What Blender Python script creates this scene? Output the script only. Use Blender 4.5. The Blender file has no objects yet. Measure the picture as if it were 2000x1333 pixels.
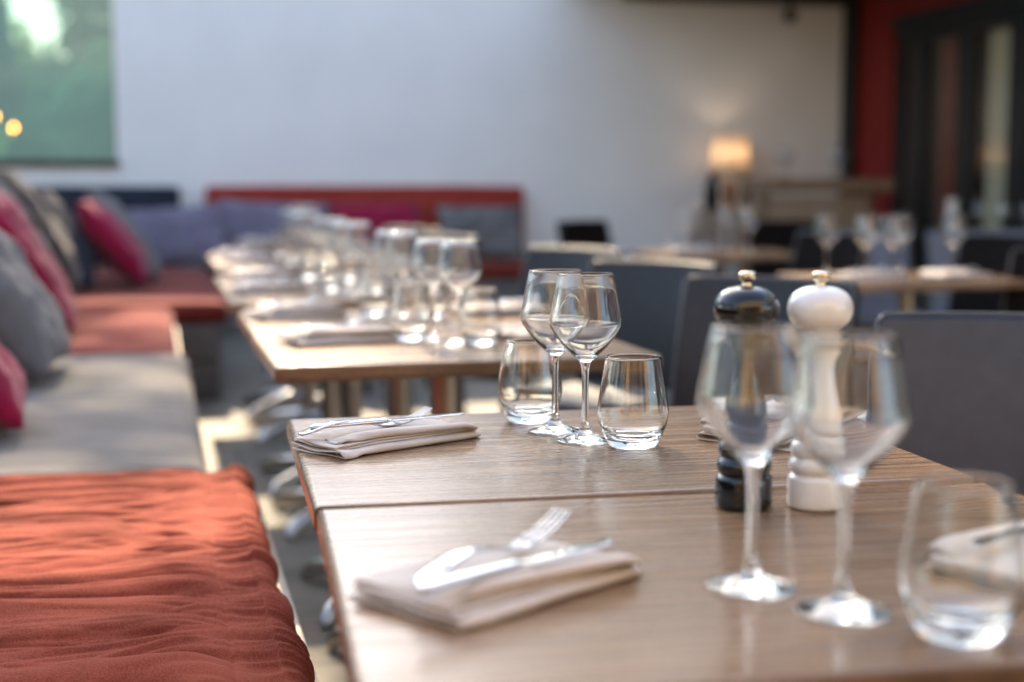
import bpy, bmesh, math, random
from math import pi, sin, cos, radians as R
from mathutils import Vector, Matrix, noise

random.seed(7)
scene = bpy.context.scene
COL = scene.collection

# ------------------------------------------------------------------ camera
CAM_H = 1.103
cd = bpy.data.cameras.new('camera'); cam = bpy.data.objects.new('camera', cd); COL.objects.link(cam)
cd.sensor_width = 36; cd.lens = 50; cd.clip_start = 0.05; cd.clip_end = 500
cam.location = (0, 0, CAM_H)
cam.rotation_euler = (R(90 - 6.3), 0, R(-14))
cd.dof.use_dof = True; cd.dof.focus_distance = 1.86; cd.dof.aperture_fstop = 2.0
cd.dof.aperture_blades = 0
scene.camera = cam

# ------------------------------------------------------------------ sky, sun, exposure
SUN_EL, SUN_AZ = 37.0, 2.0            # degrees; azimuth from +Y towards +X
w = bpy.data.worlds.new('World'); scene.world = w; w.use_nodes = True
nt = w.node_tree; bg = nt.nodes['Background']
sky = nt.nodes.new('ShaderNodeTexSky'); sky.sky_type = 'NISHITA'; sky.sun_disc = False
sky.sun_elevation = R(SUN_EL); sky.sun_rotation = R(SUN_AZ); sky.dust_density = 1.5
hs_ = nt.nodes.new('ShaderNodeHueSaturation'); hs_.inputs['Saturation'].default_value = .88
nt.links.new(sky.outputs[0], hs_.inputs['Color']); nt.links.new(hs_.outputs[0], bg.inputs[0]); bg.inputs[1].default_value = 0.15
sd = bpy.data.lights.new('sun', 'SUN'); sun = bpy.data.objects.new('sun', sd); COL.objects.link(sun)
sd.energy = 3.8; sd.angle = R(0.7); sd.color = (1, .81, .57)
d = Vector((-sin(R(SUN_AZ)) * cos(R(SUN_EL)), -cos(R(SUN_AZ)) * cos(R(SUN_EL)), -sin(R(SUN_EL))))
sun.rotation_euler = d.to_track_quat('-Z', 'Y').to_euler(); sun.location = (0, 20, 15)
vs = scene.view_settings
vs.view_transform = 'Standard'; vs.look = 'None'; vs.gamma = 1; vs.exposure = 2.02
cy = scene.cycles
cy.use_denoising = True
cy.max_bounces = 20; cy.transmission_bounces = 18; cy.glossy_bounces = 8; cy.diffuse_bounces = 4
cy.transparent_max_bounces = 24
cy.caustics_refractive = True; cy.caustics_reflective = True; cy.blur_glossy = 0.6
cy.sample_clamp_indirect = 0; cy.sample_clamp_direct = 0

# ------------------------------------------------------------------ materials
def mat(name):
    m = bpy.data.materials.new(name); m.use_nodes = True
    return m, m.node_tree, m.node_tree.nodes['Principled BSDF']
def N(t, kind, **kw):
    n = t.nodes.new(kind)
    for k, v in kw.items():
        if hasattr(n, k): setattr(n, k, v)
        else: n.inputs[k.replace('_', ' ')].default_value = v
    return n
def ramp(t, fac, stops):
    r = t.nodes.new('ShaderNodeValToRGB'); e = r.color_ramp.elements
    while len(e) < len(stops): e.new(.5)
    for i, (p, c) in enumerate(stops):
        e[i].position = p; e[i].color = (*c, 1)
    t.links.new(fac, r.inputs[0]); return r.outputs[0]
def coords(t, scale=(1, 1, 1), kind='Object'):
    tc = t.nodes.new('ShaderNodeTexCoord'); mp = t.nodes.new('ShaderNodeMapping')
    mp.inputs['Scale'].default_value = scale
    t.links.new(tc.outputs[kind], mp.inputs[0]); return mp.outputs[0]
def noisy(name, c1, c2, scale=8, rough=.7, bump=0, bscale=60, stretch=(1, 1, 1), spec=.3, metal=0, detail=5, sheen=0, coat=0):
    m, t, b = mat(name); v = coords(t, stretch)
    n = N(t, 'ShaderNodeTexNoise'); n.inputs['Scale'].default_value = scale; n.inputs['Detail'].default_value = detail
    t.links.new(v, n.inputs[0])
    t.links.new(ramp(t, n.outputs[0], [(.3, c1), (.7, c2)]), b.inputs['Base Color'])
    b.inputs['Roughness'].default_value = rough; b.inputs['Specular IOR Level'].default_value = spec
    b.inputs['Metallic'].default_value = metal; b.inputs['Coat Weight'].default_value = coat
    if sheen:
        b.inputs['Sheen Weight'].default_value = sheen; b.inputs['Sheen Roughness'].default_value = .4
    if bump:
        n2 = N(t, 'ShaderNodeTexNoise'); n2.inputs['Scale'].default_value = bscale; n2.inputs['Detail'].default_value = 4
        t.links.new(v, n2.inputs[0])
        bp = N(t, 'ShaderNodeBump'); bp.inputs['Strength'].default_value = bump; bp.inputs['Distance'].default_value = .004
        t.links.new(n2.outputs[0], bp.inputs['Height']); t.links.new(bp.outputs[0], b.inputs['Normal'])
    return m
def fabric(name, c1, c2, scale=3, sheen=.25, weave=900, bump=.35, wrink=0):
    m, t, b = mat(name); v = coords(t)
    n = N(t, 'ShaderNodeTexNoise'); n.inputs['Scale'].default_value = scale; n.inputs['Detail'].default_value = 8
    t.links.new(v, n.inputs[0])
    n3 = N(t, 'ShaderNodeTexNoise'); n3.inputs['Scale'].default_value = weave; n3.inputs['Detail'].default_value = 2
    t.links.new(v, n3.inputs[0])
    mx = N(t, 'ShaderNodeMath', operation='MULTIPLY_ADD'); mx.inputs[1].default_value = .7
    t.links.new(n3.outputs[0], mx.inputs[0]); t.links.new(n.outputs[0], mx.inputs[2])
    t.links.new(ramp(t, mx.outputs[0], [(.62, c1), (1.0, c2)]), b.inputs['Base Color'])
    b.inputs['Roughness'].default_value = .92; b.inputs['Specular IOR Level'].default_value = .06
    b.inputs['Sheen Weight'].default_value = sheen; b.inputs['Sheen Roughness'].default_value = .5
    bp = N(t, 'ShaderNodeBump'); bp.inputs['Strength'].default_value = bump; bp.inputs['Distance'].default_value = .001
    t.links.new(n3.outputs[0], bp.inputs['Height'])
    if wrink:
        n4 = N(t, 'ShaderNodeTexNoise'); n4.inputs['Scale'].default_value = 14; n4.inputs['Detail'].default_value = 4
        t.links.new(coords(t, (.35, 1, 1)), n4.inputs[0])
        b2 = N(t, 'ShaderNodeBump'); b2.inputs['Strength'].default_value = wrink; b2.inputs['Distance'].default_value = .012
        t.links.new(n4.outputs[0], b2.inputs['Height']); t.links.new(bp.outputs[0], b2.inputs['Normal'])
        t.links.new(b2.outputs[0], b.inputs['Normal'])
    else:
        t.links.new(bp.outputs[0], b.inputs['Normal'])
    return m
def wood_top(name):
    m, t, b = mat(name)
    v = coords(t, (1.7, 40, 8))
    oi = N(t, 'ShaderNodeObjectInfo')
    add = N(t, 'ShaderNodeVectorMath', operation='ADD'); sc = N(t, 'ShaderNodeVectorMath', operation='SCALE')
    t.links.new(oi.outputs['Random'], sc.inputs[0]); sc.inputs['Scale'].default_value = 40
    t.links.new(v, add.inputs[0]); t.links.new(sc.outputs[0], add.inputs[1])
    n = N(t, 'ShaderNodeTexNoise'); n.inputs['Scale'].default_value = 2.2; n.inputs['Detail'].default_value = 7; n.inputs['Roughness'].default_value = .62
    n.inputs['Distortion'].default_value = .6
    t.links.new(add.outputs[0], n.inputs[0])
    base = ramp(t, n.outputs[0], [(.30, (.088, .045, .022)), (.43, (.185, .106, .057)), (.56, (.255, .154, .086)), (.75, (.345, .222, .130))])
    # dark scratched grain lines
    v2 = coords(t, (.8, 70, 8)); add2 = N(t, 'ShaderNodeVectorMath', operation='ADD')
    t.links.new(v2, add2.inputs[0]); t.links.new(sc.outputs[0], add2.inputs[1])
    n2 = N(t, 'ShaderNodeTexNoise'); n2.inputs['Scale'].default_value = 1.4; n2.inputs['Detail'].default_value = 3
    t.links.new(add2.outputs[0], n2.inputs[0])
    ln = ramp(t, n2.outputs[0], [(.30, (.22, .19, .18)), (.42, (1, 1, 1))])
    mx = N(t, 'ShaderNodeMix', data_type='RGBA', blend_type='MULTIPLY'); mx.inputs[0].default_value = .6
    t.links.new(base, mx.inputs[6]); t.links.new(ln, mx.inputs[7])
    # fine pale wear
    v3 = coords(t, (60, 160, 60)); n3 = N(t, 'ShaderNodeTexNoise'); n3.inputs['Scale'].default_value = 2; n3.inputs['Detail'].default_value = 4
    t.links.new(v3, n3.inputs[0])
    sp = ramp(t, n3.outputs[0], [(.4, (.86, .86, .86)), (.7, (1.12, 1.12, 1.12))])
    mx2 = N(t, 'ShaderNodeMix', data_type='RGBA', blend_type='MULTIPLY'); mx2.inputs[0].default_value = 1
    t.links.new(mx.outputs[2], mx2.inputs[6]); t.links.new(sp, mx2.inputs[7])
    t.links.new(mx2.outputs[2], b.inputs['Base Color'])
    rr = ramp(t, n2.outputs[0], [(.25, (.40, .40, .40)), (.5, (.21, .21, .21))])
    t.links.new(rr, b.inputs['Roughness']); b.inputs['Specular IOR Level'].default_value = .36
    bp = N(t, 'ShaderNodeBump'); bp.inputs['Strength'].default_value = .12; bp.inputs['Distance'].default_value = .001
    t.links.new(n2.outputs[0], bp.inputs['Height']); t.links.new(bp.outputs[0], b.inputs['Normal'])
    return m
def glass(name, rough=0.0, color=(1, 1, 1)):
    m, t, b = mat(name); t.nodes.remove(b)
    g = N(t, 'ShaderNodeBsdfGlass'); g.inputs['IOR'].default_value = 1.5; g.inputs['Roughness'].default_value = rough
    g.inputs['Color'].default_value = (*color, 1)
    t.links.new(g.outputs[0], t.nodes['Material Output'].inputs[0])
    return m
def row_glass(name, rough):
    m, t, b = mat(name); t.nodes.remove(b)
    f = N(t, 'ShaderNodeFresnel'); f.inputs[0].default_value = 1.5
    rf_ = N(t, 'ShaderNodeBsdfRefraction'); rf_.inputs['IOR'].default_value = 1.5; rf_.inputs['Roughness'].default_value = .07; rf_.inputs[0].default_value = (.985, .99, .985, 1)
    gl = N(t, 'ShaderNodeBsdfGlossy'); gl.inputs['Roughness'].default_value = rough
    mx = N(t, 'ShaderNodeMixShader')
    t.links.new(f.outputs[0], mx.inputs[0]); t.links.new(rf_.outputs[0], mx.inputs[1]); t.links.new(gl.outputs[0], mx.inputs[2])
    t.links.new(mx.outputs[0], t.nodes['Material Output'].inputs[0])
    return m
def sheet_glass(name, tint, refl=1.5, gl_rough=.0, painted_haze=0):
    m, t, b = mat(name); t.nodes.remove(b)
    f = N(t, 'ShaderNodeFresnel')
    ge = N(t, 'ShaderNodeNewGeometry'); io = N(t, 'ShaderNodeMapRange'); io.inputs['To Min'].default_value = refl; io.inputs['To Max'].default_value = 1 / refl
    t.links.new(ge.outputs['Backfacing'], io.inputs['Value']); t.links.new(io.outputs[0], f.inputs[0])
    tr = N(t, 'ShaderNodeBsdfTransparent'); tr.inputs[0].default_value = (*tint, 1)
    gl = N(t, 'ShaderNodeBsdfGlossy'); gl.inputs['Roughness'].default_value = gl_rough
    mx = N(t, 'ShaderNodeMixShader')
    t.links.new(f.outputs[0], mx.inputs[0]); t.links.new(tr.outputs[0], mx.inputs[1]); t.links.new(gl.outputs[0], mx.inputs[2])
    out = mx.outputs[0]
    if painted_haze:
        df = N(t, 'ShaderNodeBsdfDiffuse'); df.inputs[0].default_value = (.46, .62, .54, 1)  # even pale diffuse tint imitates haze and soft reflections on the pane
        m2 = N(t, 'ShaderNodeMixShader'); m2.inputs[0].default_value = painted_haze
        t.links.new(out, m2.inputs[1]); t.links.new(df.outputs[0], m2.inputs[2]); out = m2.outputs[0]
    t.links.new(out, t.nodes['Material Output'].inputs[0])
    return m
def metal(name, c, rough=.2):
    m, t, b = mat(name)
    b.inputs['Base Color'].default_value = (*c, 1); b.inputs['Metallic'].default_value = 1
    n = N(t, 'ShaderNodeTexNoise'); n.inputs['Scale'].default_value = 90; n.inputs['Detail'].default_value = 3
    t.links.new(coords(t, (1, 6, 1)), n.inputs[0])
    t.links.new(ramp(t, n.outputs[0], [(.3, (rough * .7,) * 3), (.7, (rough * 1.3,) * 3)]), b.inputs['Roughness'])
    return m
def emit(name, c, s):
    m, t, b = mat(name)
    b.inputs['Base Color'].default_value = (.8, .7, .5, 1)
    b.inputs['Emission Color'].default_value = (*c, 1); b.inputs['Emission Strength'].default_value = s
    return m
def leafmat(name, c1, c2):
    m, t, b = mat(name); t.nodes.remove(b)
    n = N(t, 'ShaderNodeTexNoise'); n.inputs['Scale'].default_value = 1.3
    t.links.new(coords(t), n.inputs[0]); col = ramp(t, n.outputs[0], [(.3, c1), (.7, c2)])
    a = N(t, 'ShaderNodeBsdfDiffuse'); tl = N(t, 'ShaderNodeBsdfTranslucent'); mx = N(t, 'ShaderNodeMixShader'); mx.inputs[0].default_value = .5
    t.links.new(col, a.inputs[0]); t.links.new(col, tl.inputs[0])
    t.links.new(a.outputs[0], mx.inputs[1]); t.links.new(tl.outputs[0], mx.inputs[2])
    t.links.new(mx.outputs[0], t.nodes['Material Output'].inputs[0])
    return m

def paving(name):
    m, t, b = mat(name); v = coords(t)
    br = N(t, 'ShaderNodeTexBrick'); br.offset = .5
    br.inputs['Scale'].default_value = 1; br.inputs['Brick Width'].default_value = .6; br.inputs['Row Height'].default_value = .4
    br.inputs['Mortar Size'].default_value = .008; br.inputs['Color1'].default_value = (.25, .22, .175, 1); br.inputs['Color2'].default_value = (.18, .16, .13, 1)
    br.inputs['Mortar'].default_value = (.10, .095, .085, 1); t.links.new(v, br.inputs[0])
    n = N(t, 'ShaderNodeTexNoise'); n.inputs['Scale'].default_value = 7; n.inputs['Detail'].default_value = 8; t.links.new(v, n.inputs[0])
    mx = N(t, 'ShaderNodeMix', data_type='RGBA', blend_type='MULTIPLY'); mx.inputs[0].default_value = 1
    t.links.new(br.outputs[0], mx.inputs[6]); t.links.new(ramp(t, n.outputs[0], [(.3, (.7, .7, .7)), (.7, (1.15, 1.15, 1.12))]), mx.inputs[7])
    t.links.new(mx.outputs[2], b.inputs['Base Color']); b.inputs['Roughness'].default_value = .75
    return m

M = dict(
    paving=paving('terrace_paving'),
    soil=noisy('garden_grass', (.05, .09, .02), (.09, .13, .04), 20, .9),
    plaster=noisy('wall_plaster', (.765, .785, .77), (.835, .85, .83), 1.6, .85),
    red_wall=noisy('red_render', (.19, .012, .009), (.23, .016, .011), 6, .7, .1, 120),
    black=noisy('black_metal', (.012, .012, .013), (.02, .02, .021), 20, .45),
    beam=noisy('dark_beam', (.012, .010, .008), (.025, .02, .016), 12, .6, .1, 60),
    table=wood_top('grey_brown_tabletop'),
    alu=metal('cast_aluminium', (.62, .60, .57), .32),
    column=metal('bronze_grey_steel', (.33, .29, .25), .4),
    steel=metal('polished_steel', (.60, .59, .58), .07),
    red=fabric('brick_red_cotton', (.135, .027, .015), (.290, .068, .040), 5, .02, 380, .6),
    red_pad=fabric('brick_red_pad', (.135, .020, .013), (.205, .034, .022), 4, .12, 700, .4, .8),
    red_back=fabric('brick_red_backrest', (.26, .034, .024), (.33, .048, .034), 4, .12, 700, .4, .5),
    grey_pad=fabric('stone_grey_pad', (.145, .128, .108), (.215, .190, .162), 4, .15, 700, .4, .9),
    raspberry=fabric('raspberry_velvet', (.20, .007, .030), (.30, .012, .052), 5, .25, 500, .4, .5),
    grey_cush=fabric('grey_linen', (.105, .101, .098), (.185, .18, .176), 6, .15, 500, .4, .5),
    brown_cush=fabric('brown_fur', (.030, .023, .019), (.065, .050, .040), 14, .25, 250, .8, .6),
    purple=fabric('purple_grey_stripe', (.13, .115, .155), (.20, .18, .235), 6, .2, 500, .4, .5),
    navy=fabric('navy_canvas', (.020, .024, .036), (.032, .038, .052), 5, .1, 700, .3, .2),
    napkin=fabric('beige_napkin_cotton', (.50, .43, .37), (.60, .525, .455), 8, .12, 1400, .25),
    chair=noisy('charcoal_faux_leather', (.019, .0172, .0168), (.025, .023, .0225), 30, .36, .12, 700, spec=.4),
    chair_blue=noisy('slate_faux_leather', (.034, .040, .054), (.044, .051, .067), 30, .36, .10, 700, spec=.45),
    chair_slate=noisy('pale_slate_leather', (.12, .13, .155), (.15, .16, .185), 30, .5, .12, 700, spec=.3),
    chair_dark=noisy('dark_brown_wicker', (.006, .0042, .0035), (.013, .0095, .0075), 60, .75, .4, 200, spec=.08),
    chair_seat=noisy('pale_seat_leather', (.085, .08, .075), (.11, .105, .10), 30, .5),
    leg=noisy('dark_leg', (.02, .017, .014), (.035, .03, .026), 20, .5),
    black_lacquer=noisy('black_lacquer', (.006, .0055, .005), (.010, .009, .008), 6, .10, spec=.45, coat=.35),
    white_lacquer=noisy('white_lacquer', (.74, .72, .68), (.80, .78, .74), 6, .16, spec=.5, coat=.7),
    nickel=metal('nickel_knob', (.72, .60, .42), .12),
    glass=glass('clear_glass', 0.0, (.985, .99, .985)),
    glass_far=row_glass('clear_glass_row', .10),
    window=sheet_glass('green_window_glass', (.66, .78, .70), 1.45, painted_haze=.42),
    door_glass=sheet_glass('door_glass', (.93, .93, .90), 1.5),
    bench_wood=noisy('bench_board', (.50, .42, .31), (.62, .54, .42), 5, .6, .1, 60, (1, 6, 6)),
    bench_stone=noisy('bench_block', (.13, .115, .105), (.20, .18, .165), 6, .85, .4, 40),
    rustic=noisy('rustic_timber', (.16, .098, .055), (.29, .19, .115), 4, .7, .4, 30, (1, 8, 8)),
    pale_timber=noisy('pale_timber', (.23, .16, .10), (.34, .25, .17), 4, .7, .3, 30, (8, 1, 1)),
    lamp_wood=noisy('lamp_wood', (.22, .10, .03), (.36, .17, .06), 5, .5, .1, 40, (6, 6, 1)),
    curtain_red=fabric('door_curtain_red', (.20, .035, .022), (.26, .045, .03)),
    reflection_sheet=fabric('door_reflection_sheet', (.66, .63, .50), (.76, .72, .58)),  # pale sheet behind door panes, standing in for their reflection
    inside=noisy('dark_room', (.015, .014, .013), (.03, .028, .026), 3, .8),
    vase=noisy('cream_ceramic', (.50, .46, .40), (.58, .54, .47), 4, .4),
    bark=noisy('bark', (.06, .045, .03), (.12, .09, .06), 6, .9, .5, 20),
    leaf=leafmat('tree_leaf', (.045, .09, .02), (.10, .17, .04)),
    leaf_b=leafmat('shrub_leaf', (.16, .34, .10), (.36, .54, .20)),
    leaf_c=leafmat('yew_leaf', (.06, .19, .14), (.16, .34, .25)),
    bulb=emit('bulb_glow', (1, .33, .05), 26),
    piping=noisy('grey_piping', (.09, .088, .086), (.12, .118, .115), 30, .45),
    ochre=noisy('ochre_stucco', (.50, .33, .19), (.60, .41, .25), 2, .85, .2, 60),
    leaf_green=noisy('green_shutter', (.05, .11, .07), (.07, .14, .09), 8, .5),
    awning=leafmat('cream_awning', (.70, .58, .42), (.76, .64, .48)),
    garden_wall=noisy('garden_wall_render', (.62, .66, .60), (.70, .74, .68), 3, .9),
)

# ------------------------------------------------------------------ mesh helpers
class MB:
    def __init__(s): s.v = []; s.f = []
    def add(s, vs, fs):
        o = len(s.v); s.v += [tuple(v) for v in vs]; s.f += [tuple(i + o for i in f) for f in fs]; return s
    def box(s, c, size, mtx=None):
        x, y, z = [a / 2 for a in size]
        vs = [Vector((sx * x, sy * y, sz * z)) for sx in (-1, 1) for sy in (-1, 1) for sz in (-1, 1)]
        if mtx: vs = [mtx @ v for v in vs]
        vs = [v + Vector(c) for v in vs]
        return s.add(vs, [(0, 1, 3, 2), (4, 6, 7, 5), (0, 4, 5, 1), (2, 3, 7, 6), (0, 2, 6, 4), (1, 5, 7, 3)])
    def box2(s, a, b):
        return s.box([(p + q) / 2 for p, q in zip(a, b)], [abs(q - p) for p, q in zip(a, b)])
    def lathe(s, prof, seg=40, c=(0, 0, 0)):
        vs = []; ring = []
        for r, z in prof:
            if r < 1e-6:
                ring.append([len(vs)]); vs.append((c[0], c[1], c[2] + z))
            else:
                ring.append(list(range(len(vs), len(vs) + seg)))
                vs += [(c[0] + r * cos(2 * pi * k / seg), c[1] + r * sin(2 * pi * k / seg), c[2] + z) for k in range(seg)]
        fs = []
        for a, b in zip(ring, ring[1:]):
            for k in range(seg):
                k2 = (k + 1) % seg
                if len(a) == 1 and len(b) == 1: continue
                if len(a) == 1: fs.append((a[0], b[k2], b[k]))
                elif len(b) == 1: fs.append((a[k], a[k2], b[0]))
                else: fs.append((a[k], a[k2], b[k2], b[k]))
        return s.add(vs, fs)
    def tube(s, pts, r, seg=10):
        pts = [Vector(p) for p in pts]; rr = r if isinstance(r, (list, tuple)) else [r] * len(pts)
        vs = []; fs = []; ref = Vector((0, 0, 1)) if abs((pts[-1] - pts[0]).normalized().z) < .9 else Vector((1, 0, 0))
        for i, p in enumerate(pts):
            t = (pts[min(i + 1, len(pts) - 1)] - pts[max(i - 1, 0)]).normalized()
            u = t.cross(ref).normalized(); v = t.cross(u)
            vs += [p + (u * cos(2 * pi * k / seg) + v * sin(2 * pi * k / seg)) * rr[i] for k in range(seg)]
        n = len(pts)
        for i in range(n - 1):
            for k in range(seg):
                k2 = (k + 1) % seg
                fs.append((i * seg + k, i * seg + k2, (i + 1) * seg + k2, (i + 1) * seg + k))
        fs.append(tuple(range(seg))[::-1]); fs.append(tuple((n - 1) * seg + k for k in range(seg)))
        return s.add(vs, fs)
    def grid(s, nu, nv, fn):
        vs = [fn(i / (nu - 1), j / (nv - 1)) for i in range(nu) for j in range(nv)]
        fs = [(i * nv + j, (i + 1) * nv + j, (i + 1) * nv + j + 1, i * nv + j + 1) for i in range(nu - 1) for j in range(nv - 1)]
        return s.add(vs, fs)
    def build(s, name, m, parent=None, smooth=None, bevel=0, seg=3, solid=0, sub=0, recalc=True, loc=None, rot=None):
        me = bpy.data.meshes.new(name); me.from_pydata(s.v, [], s.f); me.update()
        if recalc:
            bm = bmesh.new(); bm.from_mesh(me); bmesh.ops.recalc_face_normals(bm, faces=bm.faces[:]); bm.to_mesh(me); bm.free()
        if m: me.materials.append(m)
        if smooth is not None:
            me.polygons.foreach_set('use_smooth', [True] * len(me.polygons))
            if smooth < 180: me.set_sharp_from_angle(angle=R(smooth))
        o = bpy.data.objects.new(name, me); COL.objects.link(o)
        if parent: o.parent = parent
        if loc is not None: o.location = loc
        if rot is not None: o.rotation_euler = rot
        if solid:
            k = o.modifiers.new('solid', 'SOLIDIFY'); k.thickness = solid; k.offset = 0
        if bevel:
            k = o.modifiers.new('bevel', 'BEVEL'); k.width = bevel; k.segments = seg; k.limit_method = 'ANGLE'; k.angle_limit = R(40)
            me.polygons.foreach_set('use_smooth', [True] * len(me.polygons)); me.set_sharp_from_angle(angle=R(35))
            k.harden_normals = False
        if sub:
            k = o.modifiers.new('sub', 'SUBSURF'); k.levels = sub; k.render_levels = sub
        return o

def tag(o, label, cat, group=None, kind=None):
    if label: o['label'] = label
    if cat: o['category'] = cat
    if group: o['group'] = group
    if kind: o['kind'] = kind
    return o
def empty(name, loc=(0, 0, 0), rz=0, label=None, cat=None, group=None):
    o = bpy.data.objects.new(name, None); COL.objects.link(o); o.location = loc; o.rotation_euler = (0, 0, rz)
    o.empty_display_size = .1
    return tag(o, label, cat, group)
def dup(o, loc=None, rot=None, label=None):
    def cp(a, par):
        c = a.copy(); COL.objects.link(c)
        if par: c.parent = par
        for ch in a.children: cp(ch, c)
        return c
    c = cp(o, None)
    if loc is not None: c.location = loc
    if rot is not None: c.rotation_euler = rot if isinstance(rot, tuple) else (0, 0, rot)
    if label: c['label'] = label
    return c
def nz(x, y=0, z=0): return noise.noise(Vector((x, y, z)))

# ------------------------------------------------------------------ the setting
WALL_Y = 11.2; FAC_X = 5.75
tag(MB().box2((-6, -6, -.2), (FAC_X - .0, WALL_Y, 0)).build('terrace_floor', M['paving']), None, None, kind='structure')
tag(MB().box2((-60, WALL_Y + .25, -.2), (60, 90, -.02)).build('garden_lawn', M['soil']), None, None, kind='structure')

bw = empty('back_wall', (0, WALL_Y, 0), 0, 'long pale plaster wall closing the terrace behind the red bench', 'wall')
wx0, wx1, wz0, wz1 = -2.3, -.27, 1.245, 3.1
g = MB()
HW = 3.2
g.box2((-6, 0, 0), (wx0, .25, HW)); g.box2((wx1, 0, 0), (FAC_X + .25, .25, HW)); g.box2((wx0, 0, 0), (wx1, .25, wz0)); g.box2((wx0, 0, wz1), (wx1, .25, HW))
g.build('wall_body', M['plaster'], bw)
win = MB().box2((wx0, -.045, wz0 - .012), (wx1 + .015, .06, wz0 + .035)).build('window', M['black'], bw, bevel=.004)
win['label'] = 'wide greenish window in the wall above the side bench'
MB().box2((wx0, .06, wz0 + .035), (wx1 - .006, .068, wz1)).build('pane', M['window'], win)
MB().box2((wx1 - .006, .05, wz0 + .035), (wx1, .085, wz1)).build('frame', M['alu'], win)

# the house on the right with its sliding doors
hs = empty('restaurant_building', (FAC_X, 0, 0), 0, 'restaurant building with red render and black framed glass doors', 'building')
g = MB(); g.box2((0, 10.47, 0), (.22, WALL_Y - .002, 2.75)); g.box2((0, -2, 2.42), (.22, 10.47, 2.75))
g.build('wall', M['red_wall'], hs)
MB().box2((-.001, -2, 2.75), (5, 10.9, 6.0)).build('upper_wall', M['plaster'], hs)
MB().box2((-.09, WALL_Y - .17, 0), (-.002, WALL_Y - .012, 2.6)).build('downpipe', M['black'], hs, bevel=.02)
MB().box2((-.03, -2, 2.30), (.19, 10.468, 2.418)).build('door_lintel', M['black'], hs)
def door(y0, y1, cur, label):
    dr = MB()
    fw = .11
    dr.box2((.02, y0, .0), (.08, y0 + fw, 2.298)); dr.box2((.02, y1 - fw, .0), (.08, y1, 2.298))
    dr.box2((.02, y0 + fw, 2.2), (.08, y1 - fw, 2.298)); dr.box2((.02, y0 + fw, .0), (.08, y1 - fw, .12))
    o = dr.build('door', M['black'], hs); o['label'] = label
    MB().box2((.045, y0 + fw, .12), (.053, y1 - fw, 2.2)).build('pane', M['door_glass'], o)
    n = 60
    def f(u, v):
        y = y0 + fw + u * (y1 - y0 - 2 * fw)
        return (.14 + .02 * sin(u * 40), y, .03 + v * 2.25)
    MB().grid(n, 2, f).build('curtain', cur, o, smooth=180, recalc=False)  # the pale version stands in for the pane's reflection
door(10.10, 10.462, M['inside'], 'narrow dark door leaf beside the red render')
door(9.44, 10.092, M['curtain_red'], 'black framed glass door with a dark red curtain')
door(8.775, 9.432, M['reflection_sheet'], 'black framed glass door with a pale sheet imitating its reflection')
door(7.3, 8.767, M['reflection_sheet'], 'black framed glass door nearest the terrace tables')
g = MB(); g.box2((.6, -2, 0), (4.9, 10.8, .02)); g.box2((4.9, -2, 0), (5, 10.9, 2.74)); g.box2((.22, 10.8, 0), (4.9, 10.9, 2.74))
g.build('room', M['inside'], hs)

rf = empty('terrace_roof', (0, 0, 0), 0, 'dark beamed roof edge over the right end of the back wall', 'roof')
MB().box2((3.72, WALL_Y - .16, 2.585), (FAC_X - .004, WALL_Y - .004, 2.72)).build('beam', M['beam'], rf)
MB().box2((3.2, 6.2, 2.725), (FAC_X - .004, WALL_Y - .004, 2.80)).build('roof_panel', M['beam'], rf)
g = MB().tube([(5.10, WALL_Y - .16, 2.585), (5.10, WALL_Y - .19, 2.53)], .012)
sp = g.build('spotlight', M['black']); tag(sp, 'small black round spotlight hanging under the dark roof beam', 'spotlight')
MB().lathe([(0, -.055), (.03, -.05), (.05, -.025), (.055, 0), (.05, .025), (.03, .05), (0, .055)], 20).build('lamp_head', M['black'], sp, 60, loc=(5.10, WALL_Y - .2, 2.48))

# low side wall behind the long bench
tag(MB().box2((-1.14, .2, 0), (-1.0, WALL_Y - .003, .98)).build('low_side_wall', M['navy'], bevel=.01), 'low dark wall behind the cushions of the side bench', 'wall')

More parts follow.
